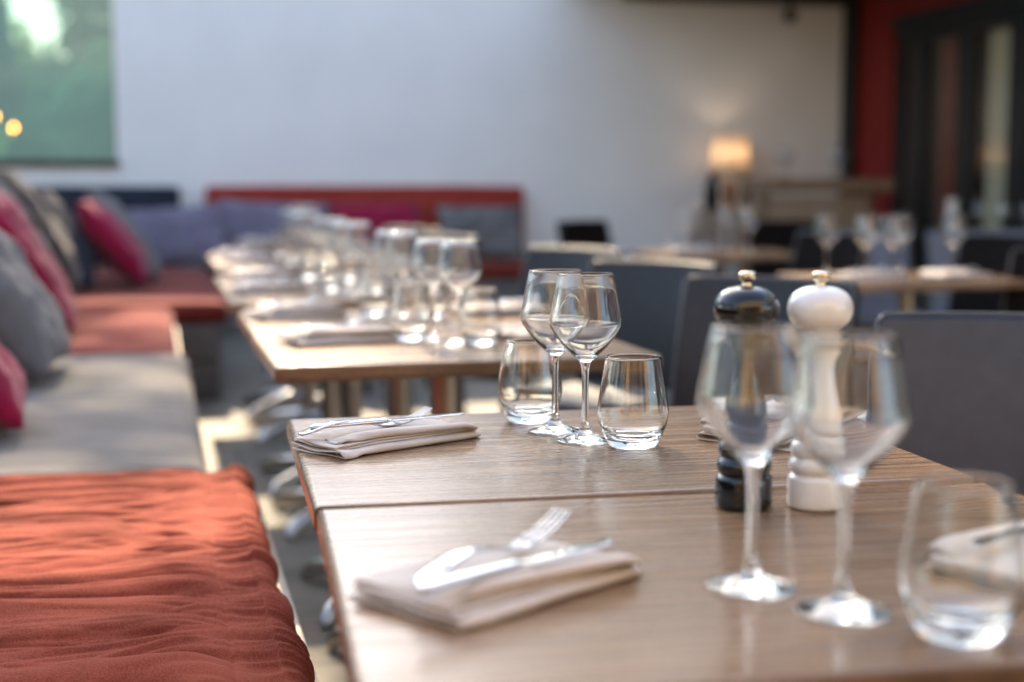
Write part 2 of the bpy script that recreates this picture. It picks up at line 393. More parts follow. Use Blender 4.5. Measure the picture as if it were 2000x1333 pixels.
# ------------------------------------------------------------------ garden behind the wall
def leaves(mb, c, rad, n, size, seed, shell=.45, flat=1):
    rnd = random.Random(seed); k = 0
    while k < n:
        p = Vector((rnd.uniform(-1, 1), rnd.uniform(-1, 1), rnd.uniform(-1, 1)))
        L = p.length
        if L > 1 or L < shell * .6: continue
        q = Vector((p.x * rad[0], p.y * rad[1], p.z * rad[2])) + Vector(c)
        if nz(q.x * .9 + seed, q.y * .9, q.z * .9) < -.08: k += .25; continue
        a = Vector((rnd.gauss(0, 1), rnd.gauss(0, 1), rnd.gauss(0, 1))).normalized(); b = a.orthogonal().normalized()
        c2 = a.cross(b); s = size * rnd.uniform(.6, 1.3)
        mb.add([q - b * s, q + c2 * s * .42, q + b * s, q - c2 * s * .42], [(0, 1, 2, 3)])
        k += 1
def tree(x, y, h, crown_c, rad, n, size, seed, m, label, name='tree'):
    t = empty(name, (x, y, 0), 0, label, 'tree', 'trees behind the back wall')
    g = MB(); zc = crown_c[2]
    g.tube([(0, 0, 0), (.05, .02, h * .35), (-.03, .05, h * .7), (.0, .0, h)], [.22, .17, .13, .07])
    rnd = random.Random(seed)
    for i in range(9):
        a = rnd.uniform(0, 2 * pi); z0 = h * rnd.uniform(.6, .98)
        e = (crown_c[0] + rad[0] * .7 * cos(a), crown_c[1] + rad[1] * .7 * sin(a), zc + rad[2] * rnd.uniform(-.4, .6))
        mid = (e[0] * .45, e[1] * .45, z0 * .6 + e[2] * .4)
        g.tube([(0, 0, z0), mid, e], [.07, .045, .012], 6)
    g.build('trunk', M['bark'], t, 60)
    c = MB(); leaves(c, crown_c, rad, n, size, seed); c.build('crown', m, t, recalc=False)
    return t
t = tree(.9, 17.0, 11.0, (1.35, 0, 12.75), (1.6, 1.1, 1.45), 3800, .12, 3, M['leaf'], 'tall tree behind the wall shading the near tables with its high crown')
c = MB()
leaves(c, (-.8, 0, 13.0), (.8, .9, 1.2), 1500, .11, 31, .2); leaves(c, (-.1, .3, 13.0), (.6, .8, 1.2), 1250, .11, 32, .2)
leaves(c, (-.85, 0, 8.75), (.7, .8, .8), 430, .11, 36, .2); leaves(c, (-.85, 0, 10.1), (.75, .8, .95), 640, .11, 34, .2); leaves(c, (.9, 0, 14.6), (2.4, 1.0, .9), 1500, .12, 33, .2)
c.build('crown', M['leaf'], t, recalc=False)
tree(5.2, 15.5, 5.5, (.9, 0, 6.6), (3.9, 2.0, 3.1), 5000, .16, 11, M['leaf'], 'broad low tree behind the right half of the wall')
tree(-1.6, 16.6, 4.4, (0, 0, 5.4), (2.9, 1.3, 1.9), 3400, .15, 41, M['leaf_b'], 'pale green young tree added behind the left half of the wall to dim sky glare')  # added to hold back bright sky in the tabletop reflection and window
def shrub(x, y, rad, n, size, seed, m, label):
    t = empty('shrub', (x, y, -.02), 0, label, 'shrub', 'shrubs seen through the window')
    MB().tube([(0, 0, 0), (.04, 0, rad[2] * .6), (0, .03, rad[2] * 1.2)], [.06, .04, .015], 8).build('stem', M['bark'], t, 60)
    c = MB(); leaves(c, (0, 0, rad[2]), rad, n, size, seed, .2); c.build('crown', m, t, recalc=False)
shrub(-1.55, 14.2, (.8, .7, .85), 1500, .09, 21, M['leaf_b'], 'bright green round shrub low in the window beside the glowing bulbs')
shrub(-.55, 15.2, (.75, .8, 1.35), 1800, .10, 22, M['leaf_c'], 'dark blue-green shrub at the window edge, behind the pane')
shrub(-2.6, 17.2, (1.1, .9, 1.1), 1400, .11, 23, M['leaf_b'], 'light green shrub farther off on the window side')
shrub(-1.9, 19.0, (2.4, 1.0, 1.3), 800, .13, 24, M['leaf_c'], 'wide dark hedge-like shrub closing the view through the window')
shrub(-1.0, 20.5, (1.9, .8, 2.1), 5600, .13, 26, M['leaf_c'], 'tall dark shrub filling the right part of the window view')
shrub(-3.2, 21.5, (2.0, .8, 2.0), 4800, .14, 27, M['leaf_b'], 'tall light green shrub filling the left part of the window view')
tag(MB().box2((-9, 24, -.02), (4, 24.3, 3.0)).build('garden_wall', M['garden_wall']), 'pale rendered wall far behind the shrubs in the window', 'wall')
for i, (x, z, lb) in enumerate(((-1.19, 1.62, 'upper small amber bulb glowing in the green window'), (-1.055, 1.535, 'lower small amber bulb glowing in the green window'))):
    o = MB().lathe([(0, -.02), (.012, -.016), (.017, 0), (.013, .014), (.008, .022), (0, .024)], 16).build('glowing_bulb', M['bulb'], None, 60, loc=(x, 11.75, z))
    tag(o, lb, 'bulb', 'bulbs in the window')
    MB().lathe([(0, .024), (.009, .024), (.009, .05), (.002, .055), (.002, 1.6), (0, 1.6)], 10).build('flex', M['black'], o, 60)

# ------------------------------------------------------------------ unseen house, awning and hedge added for warm bounce and reflections
hb = empty('added_ochre_house', (0, -5.2, 0), 0, 'unseen ochre house added behind the camera for warm bounce light', 'house')  # out of view, added as a warm bounce surface
MB().box2((-9, -.3, 0), (5.7, 0, 5.6)).build('wall', M['ochre'], hb)
MB().box2((-9.3, -.9, 5.602), (6, .6, 5.8)).build('roof', M['beam'], hb)
for x in (-6.5, -3.6, -.4, 2.6):
    o = MB().box2((x, .002, .9 if x != -.4 else .02), (x + 1.2, .06, 2.3)).build('window', M['black'], hb, bevel=.004)
    MB().box2((x + .08, .062, 1.0 if x != -.4 else .2), (x + 1.12, .066, 2.2)).build('pane', M['door_glass'], o)
    MB().box2((x, .002, 3.3), (x + 1.2, .06, 4.7)).build('shutter', M['leaf_green'], hb, bevel=.004)
aw = empty('awning', (0, 0, 0), 0, 'unseen cream fabric awning added on the ochre house to warm the sky light', 'awning')  # out of view, added to cut blue overhead light on the near tables
MB().grid(24, 14, lambda u, v: (-4.2 + 7.6 * u, -5.13 + 5.0 * v, 3.25 - .65 * v - .03 * sin(u * 24 * pi) * v)).build('canopy', M['awning'], aw, 180, recalc=False)
for x in (-4.1, 3.3): MB().tube([(x, -5.1, 2.9), (x, -.15, 2.58)], .025).build('arm', M['black'], aw)
hd = empty('hedge', (-4.6, 0, 0), 0, 'unseen tall clipped hedge added left of the terrace for reflections', 'hedge')  # out of view, added to block sky and give glass something to reflect
c = MB()
for k in range(9): leaves(c, (0, -3.5 + 1.6 * k, 1.9), (.8, 1.2, 2.1), 420, .16, 60 + k, .2)
c.build('foliage', M['leaf'], hd, recalc=False)
MB().tube([(0, 3, 0), (0, 3, 3)], .06).build('stem', M['bark'], hd)

# ------------------------------------------------------------------ benches
bn = empty('side_bench', (0, 0, 0), 0, 'long low bench along the left side under coloured pads', 'bench')
MB().box2((-.99, .4, 0), (.02, 7.33, .36)).build('base', M['bench_stone'], bn, bevel=.01)
MB().box2((-.99, .4, .362), (.085, 7.34, .395)).build('seat_board', M['bench_wood'], bn, bevel=.004)
MB().box2((.09, .8, .28), (.212, 3.30, .384)).build('front_board', M['bench_wood'], bn, bevel=.004)
cn = empty('corner_bench', (0, 0, 0), 0, 'stone block bench filling the corner beside the far tables', 'bench')
g = MB(); g.box2((-.99, 7.36, 0), (.30, WALL_Y - .004, .20)); g.box2((-.99, 7.36, .206), (.30, WALL_Y - .004, .39)); g.build('base', M['bench_stone'], cn, bevel=.012)
bb = empty('wall_bench', (0, 0, 0), 0, 'red padded bench along the back wall with a tall backrest', 'bench')
MB().box2((.39, 10.55, 0), (2.86, WALL_Y - .004, .37)).build('base', M['bench_stone'], bb, bevel=.01)

def soft_box(x0, x1, y0, y1, z0, z1, amp=.008, seed=0, r=.04, nx=60, ny=120, wl=9.0):
    """rounded pad: one closed skin, wrinkled on top"""
    g = MB()
    W = x1 - x0; H = z1 - z0
    # cross-section round the pad (in x,z), swept along y
    P = []
    def arc(cx, cz, a0, a1, n=6):
        for i in range(n + 1):
            a = a0 + (a1 - a0) * i / n; P.append((cx + r * cos(a), cz + r * sin(a)))
    arc(x1 - r, z0 + r, -pi / 2, 0); arc(x1 - r, z1 - r, 0, pi / 2)
    for i in range(1, nx): P.append((x1 - r + (x0 + r - (x1 - r)) * i / nx, z1))
    arc(x0 + r, z1 - r, pi / 2, pi); arc(x0 + r, z0 + r, pi, 1.5 * pi)
    n = len(P); vs = []; fs = []
    for j in range(ny + 1):
        t = j / ny; y = y0 + t * (y1 - y0)
        e = min(t, 1 - t) * (y1 - y0); sh = 1.0
        if e < r: sh = 1 - (1 - math.sqrt(max(0, 1 - (1 - e / r) ** 2))) * .9
        for (x, z) in P:
            zc = (z0 + z1) / 2; zz = zc + (z - zc) * sh
            up = max(0, (z - zc) / (H / 2))
            bow = .015 * up * (1 - (2 * (x - x0) / W - 1) ** 4) * min(1, e / .15)
            wr = amp * up * (nz(x * 1.6 + seed, y * wl + nz(x * 2, y * 2, seed) * 1.5, seed) + .5 * nz(x * 4 + seed, y * wl * 2.1, 3))
            vs.append((x, y, zz + bow + wr))
    for j in range(ny):
        for i in range(n):
            i2 = (i + 1) % n; fs.append((j * n + i, j * n + i2, (j + 1) * n + i2, (j + 1) * n + i))
    fs.append(tuple(range(n))[::-1]); fs.append(tuple(ny * n + i for i in range(n)))
    return g.add(vs, fs)

# near red pad with a gathered cover: the wrinkles are real folds
def ridge(v): return 1 - 2 * abs(v)
def near_pad():
    x0, x1, y0, y1, zt, zb = -.62, .165, .62, 3.1, .48, .385
    g = MB(); vs = []; fs = []
    S = []                                    # arc-length stations across: top -> seam -> rolled edge -> front -> under
    nt_ = 150
    for i in range(nt_ + 1): S.append(('t', x0 + (x1 - .028 - x0) * i / nt_))
    for i in range(1, 15): S.append(('a', i / 14))
    for i in range(1, 15): S.append(('f', i / 14))
    ny = 1000; r = .030
    SEAM = x1 - .085
    for j in range(ny + 1):
        y = y0 + (y1 - y0) * j / ny
        eb = (y1 - y)
        front_shift = .012 * nz(y * 2.1, 4.4) + .006 * nz(y * 6, 1)
        for k, (kind, u) in enumerate(S):
            if kind == 't': x, z, nx_, nzr = u, zt, 0, 1
            elif kind == 'a':
                a = pi / 2 * (1 - u); x, z, nx_, nzr = x1 - r + r * cos(a), zt - r + r * sin(a), cos(a), sin(a)
            else: x, z, nx_, nzr = x1, zt - r - u * (zt - r - zb + .04), 1, 0
            s = x if kind == 't' else x1 + (u * .045 if kind == 'a' else .045 + u * .10)
            # long soft folds running across the pad, drawn in towards the seam
            wv = y + .16 * nz(s * 1.5 + 7, y * .8) + .055 * nz(s * 4.2, y * 2.4, 5) + .16 * (s - .1) * nz(y * 1.1, 3.3)
            f1 = nz(wv * 9.5, s * 1.7, 1.0)
            f2 = nz(wv * 20, s * 3.0, 9.0)
            f3 = nz(wv * 33, s * 5.5, 4.0)
            top = 1 / (1 + math.exp((s - SEAM) * 70))
            am = .85 + .6 * max(0, nz(s * 2.6 + 3, y * 1.9, 2) + .25)
            rg = ridge(f1); rg2 = ridge(f2)
            am3 = max(0, nz(s * 5, y * 4, 20) + .15)
            h = 1.4 * (.35 + .65 * min(1, eb / .3)) * top * am * (.027 * (abs(f1) ** .7 - .25) + .019 * (abs(f2) ** .75 - .2) + .010 * rg2 * abs(rg2)) + top * .015 * am3 * (abs(f3) ** .7 - .2)
            f4 = nz(wv * 55, s * 10, 6)
            h += top * .008 * max(0, nz(s * 6 + 5, y * 5, 30) + .2) * (abs(f4) ** .7 - .25)
            h += top * .005 * math.exp(-((s - SEAM + .05) / .06) ** 2) * abs(nz(wv * 26, s * 3, 15)) * 2
            h += (1 - top) * (.024 * (abs(nz(wv * 11 + s * 1.2, s * 2.5, 6)) - .2) + .0075 * ridge(nz(wv * 33 + s * 2.2, s * 4, 2)) + .0015 * f3)
            seam = math.exp(-((s - SEAM) / .0035) ** 2)
            h -= .0035 * seam
            h += .012 * math.exp(-((s - (x1 + .01)) / .05) ** 2) + .010 * math.exp(-((eb - .06) / .05) ** 2) * (1 if kind != 'f' else .3)
            h += .006 * nz(s * 2, y * 1.2, 11)
            z2 = z + nzr * h; x2 = x + nx_ * (h + front_shift) + (front_shift * top * max(0, (s - 0) / .16) if kind == 't' else 0)
            if eb < .05:
                z2 = zb + (z2 - zb) * (1 - (1 - math.sqrt(max(0, 1 - (1 - eb / .05) ** 2))))
            vs.append((x2, y + .012 * nz(s * 3, y * 3, 8) * min(1, eb / .1), max(z2, zb - .05)))
    n = len(S)
    for j in range(ny):
        for i in range(n - 1):
            fs.append((j * n + i, j * n + i + 1, (j + 1) * n + i + 1, (j + 1) * n + i))
    g.add(vs, fs)
    return g
o = near_pad().build('seat_pad', M['red'], None, 180, recalc=False)
for p in o.data.polygons[:1]: pass
tag(o, 'brick red crumpled pad with gathered edge, nearest on the side bench', 'seat pad', 'pads on the benches')
def pad(args, m, label, **kw):
    o = soft_box(*args, **kw).build('seat_pad', m, None, 60); tag(o, label, 'seat pad', 'pads on the benches'); return o
pad((-.98, .10, 3.13, 5.36, .397, .485), M['grey_pad'], 'stone grey pad on the side bench between two red pads', amp=.010, seed=3)
pad((-.98, .07, 5.39, 7.33, .397, .485), M['red_pad'], 'plain brick red pad beyond the grey pad on the side bench', amp=.009, seed=5)
pad((-.98, .345, 7.36, 10.52, .392, .50), M['red_pad'], 'wide red pad on the stone corner block', amp=.008, seed=8)
pad((.40, 2.85, 10.53, WALL_Y - .16, .373, .50), M['red_pad'], 'red pad running along the back wall under the tall backrest', amp=.006, seed=9)
g = soft_box(.37, 2.86, WALL_Y - .14, WALL_Y - .006, .505, 1.085, amp=.003, r=.03, ny=30); ob = g.build('backrest', M['red_back'], bb, 60)
ob = soft_box(-.97, .18, WALL_Y - .14, WALL_Y - .006, .503, 1.083, amp=.003, r=.03, ny=30).build('backrest', M['navy'], cn, 60)

# ------------------------------------------------------------------ cushions
def cushion(m, c, size, ax, ay, label, th=.17, seed=0):
    """ax: direction of its width, ay: direction of its height (world vectors)"""
    ax = Vector(ax).normalized(); az = ax.cross(Vector(ay)).normalized(); ay = az.cross(ax)
    g = MB(); n = 34; sx, sy = size[0] / 2, size[1] / 2
    def face(sgn):
        def f(u, v):
            a, b = u * 2 - 1, v * 2 - 1
            pin = 1 - .07 * (1 - abs(b) ** 2) * abs(a) ** 3 ; pin2 = 1 - .07 * (1 - abs(a) ** 2) * abs(b) ** 3
            t = (max(0, 1 - a * a) * max(0, 1 - b * b)) ** .42
            t *= 1 + .22 * nz(a * 2 + seed, b * 2, sgn * 3 + seed)
            wr = (.020 * nz(a * 3.5 + seed, b * 3.5, sgn) + .016 * abs(nz(a * 7 + seed, b * 6, sgn + 4))) * min(1, t * 2)
            return (a * sx * pin, b * sy * pin2, sgn * (th / 2 * t + wr) - .04 * (1 - b) * 0)
        return f
    g.grid(n, n, face(1)); g.grid(n, n, face(-1))
    me_o = g.build('cushion', m, None, 180, recalc=False)
    bm = bmesh.new(); bm.from_mesh(me_o.data); bmesh.ops.remove_doubles(bm, verts=bm.verts, dist=.0004); bmesh.ops.recalc_face_normals(bm, faces=bm.faces[:]); bm.to_mesh(me_o.data); bm.free()
    me_o.matrix_world = Matrix.Translation(c) @ Matrix((ax, ay, az)).transposed().to_4x4()
    return tag(me_o, label, 'cushion', 'loose cushions on the benches')
def lean(y, xb, m, label, tilt=38, size=(.58, .60), z0=.49, yaw=0, seed=0, th=.17):
    t = R(tilt); up = Vector((-sin(t), 0, cos(t)))
    c = Vector((xb, y, z0)) + up * size[1] * .5 + Vector((cos(t), 0, sin(t))) * th * .35
    ax = Vector((sin(R(yaw)), cos(R(yaw)), 0))
    return cushion(m, c, size, ax, up, label, th, seed)
lean(3.70, -.38, M['raspberry'], 'raspberry cushion cut by the left border, nearest on the grey pad', 46, (.5, .46), seed=1, yaw=-6)
lean(4.65, -.37, M['grey_cush'], 'large grey cushion leaning right behind the nearest raspberry one', 34, (.6, .60), seed=2, yaw=4, th=.2)
lean(6.20, -.40, M['raspberry'], 'raspberry cushion leaning between two grey cushions on the side bench', 33, (.62, .74), seed=3, yaw=-4)
lean(6.85, -.49, M['grey_cush'], 'small grey cushion mostly hidden between raspberry and brown ones', 28, (.5, .72), seed=4)
lean(7.95, -.47, M['brown_cush'], 'dark brown furry cushion leaning just before the corner raspberry one', 32, (.62, .76), z0=.5, seed=5, th=.2)
lean(8.22, -.40, M['navy'], 'dark navy cushion squeezed behind the corner raspberry one', 26, (.5, .62), z0=.505, seed=9, th=.14)
lean(5.35, -.62, M['raspberry'], 'crimson cushion mostly hidden behind the large grey one', 30, (.55, .70), seed=16)
lean(8.45, -.12, M['raspberry'], 'raspberry cushion with a grey one behind it at the corner', 38, (.6, .58), z0=.505, seed=6, th=.2)
lean(8.98, -.05, M['grey_cush'], 'grey cushion leaning behind the corner raspberry one', 36, (.6, .66), z0=.505, seed=7)
def sit(x, y, m, label, size=(.66, .46), tilt=22, z0=.51, yaw=0, seed=0, th=.16, roll=0):
    t = R(tilt); up = Vector((0, sin(t), cos(t)))
    c = Vector((x, y, z0)) + up * size[1] * .5
    ax = Vector((cos(R(yaw)), sin(R(yaw)), 0)) + up * math.tan(R(roll))
    return cushion(m, c, size, ax, up, label, th, seed)
sit(.155, 10.62, M['purple'], 'purple grey cushion leaning on the navy backrest in the corner', (.70, .47), seed=11, roll=4)
sit(.86, 10.80, M['purple'], 'purple grey cushion at the left end of the red backrest', (.84, .50), seed=12, roll=-3)
sit(1.66, 10.84, M['raspberry'], 'raspberry cushion in the middle of the red backrest', (.70, .48), seed=13)
sit(2.48, 10.84, M['grey_cush'], 'wide grey cushion at the right end of the red backrest', (.70, .46), seed=14)

# ------------------------------------------------------------------ tables
def make_table():
    t = empty('dining_table')
    MB().box2((-.40, -.302, -.032), (.40, .302, 0)).build('tabletop', M['table'], t, bevel=.007, seg=4, loc=(0, 0, .75))
    p = MB(); p.lathe([(0, .05), (.034, .05), (.034, .70), (0, .70)], 24); p.build('column', M['column'], t, 40)
    g = MB(); g.box((0, 0, .708), (.36, .06, .018)); g.box((0, 0, .7085), (.06, .36, .017)); g.build('top_bracket', M['column'], t, bevel=.003)
    for k in range(4):
        a = pi / 4 + k * pi / 2
        g = MB(); g.tube([(cos(a) * .02, sin(a) * .02, .075), (cos(a) * .15, sin(a) * .15, .06), (cos(a) * .30, sin(a) * .30, .035), (cos(a) * .335, sin(a) * .335, .012)], [.036, .03, .024, .014], 12)
        g.build('foot', M['alu'], t, 60)
    return t
table0 = make_table()
TT = [  # left-front corner x,y, rotation, label
    (.127, .929, -3.3, 'nearest wood-topped table, carrying both pepper mills'),
    (.160, 1.541, -2.2, 'wood-topped table pushed against the mill table, with the sharpest glasses'),
    (.215, 2.765, 0.6, 'front table of the long row beyond the gap'),
    (.213, 3.390, 0.2, 'second table of the row, touching the front one'),
    (.207, 4.310, 0.0, 'third table of the row, just after the first gap'),
    (.207, 4.920, 0.2, 'fourth table of the row, halfway along it'),
    (.240, 6.010, 0.0, 'fifth table of the row, just after the second gap'),
    (.240, 6.625, 0.0, 'sixth table of the row, beside the corner block'),
    (.440, 8.050, 0.0, 'last table of the row, close to the purple cushions'),
]
TZ = []
for i, (x, y, r, lb) in enumerate(TT):
    t = table0 if i == 0 else dup(table0)
    a = R(r); t.rotation_euler = (0, 0, a)
    ctr = Vector((x, y, 0)) + Matrix.Rotation(a, 3, 'Z') @ Vector((.40, .302, 0))
    t.location = ctr; tag(t, lb, 'table', 'tables along the side bench')
    TZ.append((Vector((x, y, .75)), Matrix.Rotation(a, 3, 'Z')))
def on(i, rx, ry): return TZ[i][0] + TZ[i][1] @ Vector((rx, ry, .0004))

# ------------------------------------------------------------------ glassware
def spline(P, n=6):
    out = []
    for i in range(len(P) - 1):
        p0 = P[max(i - 1, 0)]; p1 = P[i]; p2 = P[i + 1]; p3 = P[min(i + 2, len(P) - 1)]
        for k in range(n):
            t = k / n
            out.append(tuple(.5 * (2 * b + (c - a) * t + (2 * a - 5 * b + 4 * c - d_) * t * t + (-a + 3 * b - 3 * c + d_) * t ** 3) for a, b, c, d_ in zip(p0, p1, p2, p3)))
    out.append(P[-1]); return out
def wine_glass(m, seg=56, bead=0):
    t = empty('wine_glass')
    foot = [(0, .0016), (.012, .0014), (.030, .0006), (.0375, .0), (.0392, .0008), (.0390, .0018), (.034, .0032), (.024, .0056), (.013, .0098), (.0078, .0165), (.0058, .026)]
    stem = [(.0058, .026), (.0049, .045), (.0046, .066), (.0049, .088), (.0060, .101), (.0085, .110)]
    bo = [(.0085, .110), (.0140, .1155), (.0235, .1245), (.0345, .1370), (.0445, .1505), (.0490, .1590), (.0500, .1650), (.0492, .1720), (.0455, .1910), (.0415, .2120), (.0385, .2275), (.0379, .2302)]
    bi = [(.0369, .2312), (.0361, .2300), (.0405, .2118), (.0445, .1908), (.0481, .1722), (.0489, .1650), (.0480, .1597), (.0432, .1512), (.0330, .1382), (.0215, .1268), (.0110, .1195), (.0, .1172)]
    if bead:      # the thick fire-polished lip
        bo = bo[:-2] + [(.0386, .2265), (.0389, .2285), (.0390, .2298), (.0385, .2308)]; bi = [(.0376, .2313), (.0367, .2308), (.0362, .2296), (.0364, .2284), (.0368, .2262)] + bi[2:]
    MB().lathe(spline(foot, 4), seg).build('foot', m, t, 180)
    MB().lathe(spline(stem, 4), seg).build('stem', m, t, 180)
    MB().lathe(spline(bo, 5)[:-1] + spline([bo[-1], (.0375, .2311), bi[0]], 3)[:-1] + spline(bi, 5), seg).build('bowl', m, t, 180)
    fix(t)
    return t
def fix(t):
    # outward normals: lathe winding is the same for every ring
    for o in (t.children if t.children else [t]):
        me = o.data; bm = bmesh.new(); bm.from_mesh(me)
        bm.to_mesh(me); bm.free()
def tumbler(m, seg=56):
    out = [(0, .0018), (.018, .0016), (.026, .0004), (.0300, .0), (.0325, .0014), (.0375, .0100), (.0440, .0250), (.0478, .0400), (.0484, .0500), (.0470, .0620), (.0435, .0840), (.0398, .1060), (.0375, .1210)]
    inn = [(.0366, .1222), (.0358, .1210), (.0381, .1058), (.0419, .0838), (.0453, .0618), (.0466, .0500), (.0459, .0405), (.0420, .0275), (.0350, .0190), (.022, .0142), (.010, .0126), (0, .0122)]
    return MB().lathe(spline(out, 5)[:-1] + spline([out[-1], (.0371, .1221), inn[0]], 3)[:-1] + spline(inn, 5), seg).build('tumbler', m, None, 180)
wine_h = wine_glass(M['glass']); tum_h = tumbler(M['glass'])
wine_f = wine_glass(M['glass_far'], 40, 1); tum_f = tumbler(M['glass_far'], 40)
for o in (wine_h, wine_f): tag(o, None, 'wine glass', 'stemmed glasses on the tables')
for o in (tum_h, tum_f): tag(o, None, 'tumbler', 'tumblers on the tables')
used = set()
def put(o, loc, label, rz=0):
    if o.name in used: c = dup(o)
    else: c = o; used.add(o.name)
    c.location = loc; c.rotation_euler = (0, 0, rz); c['label'] = label; return c
# nearest table
put(wine_h, (.500, 1.135, .7504), 'blurred stemmed glass standing in front of the black pepper mill')
put(wine_h, (.545, 1.050, .7504), 'blurred stemmed glass standing in front of the white pepper mill')
put(tum_h, (.606, .972, .7504), 'large blurred tumbler at the lower right corner')
# second table
put(tum_h, (.536, 2.039, .7504), 'sharp tumbler behind the stems of the two middle wine glasses')
put(wine_h, (.548, 1.942, .7504), 'sharp stemmed glass, the rear one of the overlapping middle pair', 1)
put(wine_h, (.567, 1.857, .7504), 'sharp stemmed glass, the front one of the overlapping middle pair', 2)
put(tum_h, (.619, 1.806, .7504), 'sharp tumbler in front, right of the two middle wine glasses')
names = {2: 'the front table of the row', 3: 'the second table of the row', 4: 'the third table of the row', 5: 'the fourth table of the row', 6: 'the fifth table of the row', 7: 'the sixth table of the row', 8: 'the last table of the row'}
for i in range(2, 9):
    rnd = random.Random(i * 5)
    j = lambda s=.012: rnd.uniform(-s, s)
    put(tum_f, on(i, .345 + j(), .43 + j()), 'tumbler nearer the side bench on ' + names[i])
    put(wine_f, on(i, .388 + j(), .385 + j()), 'stemmed glass nearer the side bench on ' + names[i], rnd.random())
    put(wine_f, on(i, .424 + j(), .290 + j()), 'stemmed glass nearer the chairs on ' + names[i], rnd.random())
    put(tum_f, on(i, .480 + j(), .300 + j()), 'tumbler nearer the chairs on ' + names[i])

# ------------------------------------------------------------------ napkins and cutlery
def napkin_mesh(seed, L=.240, W=.135, crumple=1.0, hs=1.0):
    pts = []                                           # folded cross-section (w, z, kind)
    def run(w0, w1, z, n=14, k=0):
        for i in range(n + 1):
            w = w0 + (w1 - w0) * i / n; pts.append((w, z, k))
    def fold(w, z0, z1, sgn, n=8, k=0):
        r = (z1 - z0) / 2
        for i in range(1, n):
            a = -pi / 2 + pi * i / n; pts.append((w + sgn * (r * 1.25) * cos(a), (z0 + z1) / 2 + r * sin(a), k))
    h = W / 2; zs = [.0010, .0118, .0140, .0160, .0180, .0200, .0222]
    run(h, -h, zs[0]); fold(-h, zs[0], zs[1], -1); run(-h, h - .004, zs[1])
    side = 1
    for q in range(1, 6):
        a = h - .004 - .0015 * q
        fold(side * a, zs[q], zs[q + 1], side, 6, k=q); run(side * a, -side * a, zs[q + 1], k=q); side = -side
    a0 = -h + .012
    if side == 1: pts.reverse()
    fold(a0, zs[6], .0360, -1, 12, k=6)
    for i in range(1, 19):
        u = i / 18; pts.append((a0 + u * .040, .0360 - .0115 * (u * u * (3 - 2 * u)), 6))
    run(a0 + .042, h - .02, .0244, k=6)
    g = MB(); nu = 64; n = len(pts)
    def f(u, v):
        w, z, k = pts[round(v * (n - 1))]
        x0, x1 = [(0, 1), (.030, .99), (.012, .995), (.055, .985), (.02, .99), (.06, .985), (.07, .95)][k]
        x = L * (x0 + (x1 - x0) * u - .5)
        cr = crumple * max(0, 1 - u / .32) ** 1.5
        q = v * 13
        z2 = z * (1 - .16 * cr) + .0060 * cr * nz(q * 1.5 + seed, u * 9, 1) + .0012 * nz(x * 14 + seed, w * 18, k * 2)
        if k == 6: z2 -= (z - .02) * .75 * max(0, 1 - u / .18) ** 1.3
        w2 = w + .010 * cr * nz(q + seed, u * 5, 7) + .0022 * nz(x * 10 + seed, z * 60, 4) + (.010 * cr * nz(u * 9, z * 90 + seed, 3))
        x2 = x + .007 * cr * nz(q * 1.3 + seed, 2.2, 5) + .002 * nz(w * 30 + seed, z * 130, 6)
        if k == 6: z2 -= max(0, z - .0235) * .35 * u
        w2 -= x * .15 * (k / 6) ** 2
        ends = 1 - .25 * max(0, (u - .9) / .1) ** 2
        return (x2, w2, max(.0009, .0009 + (z2 - .0009) * ends * hs))
    g.grid(nu, n, f); return g
def make_napkin(seed, crumple=1.0, W=.135, hs=1.0):
    o = napkin_mesh(seed, W=W, crumple=crumple, hs=hs).build('napkin', M['napkin'], None, 180, recalc=False, solid=.0015)
    return tag(o, None, 'napkin', 'folded beige napkins')
def fork_mesh():
    t = empty('fork'); g = MB()
    wid = [(0, .0060), (.012, .0105), (.035, .0098), (.075, .0055), (.105, .0036), (.120, .0042), (.128, .0075), (.136, .0110), (.146, .0122)]
    def hw(x):
        for (a, b), (c, d_) in zip(wid, wid[1:]):
            if x <= c: q = (x - a) / (c - a); q = q * q * (3 - 2 * q); return b + (d_ - b) * q
        return wid[-1][1]
    def zz(x):   # side profile: arched handle, dipped neck, raised tines
        return .003 + .011 * sin(min(1, x / .125) * pi) ** 1.3 - (.0 if x < .115 else .0) + (0 if x < .135 else (x - .135) ** 2 * 4.4)
    g.grid(40, 5, lambda u, v: (u * .146, (v * 2 - 1) * hw(u * .146), zz(u * .146) - .0012 * (1 - (v * 2 - 1) ** 2) * (u > .8)))
    g.build('handle', M['steel'], t, 60, solid=.0024)
    tn = MB()
    for k in range(4):
        c = (k - 1.5) * .0064
        tn.grid(14, 2, lambda u, v, c=c: (.146 + u * .052, c * (1 - .06 * u) + (v - .5) * (.0027 - .0010 * u ** 3), zz(.146 + u * .052)))
    tn.build('tines', M['steel'], t, 60, solid=.0022)
    return tag(t, None, 'fork', 'forks on the napkins')
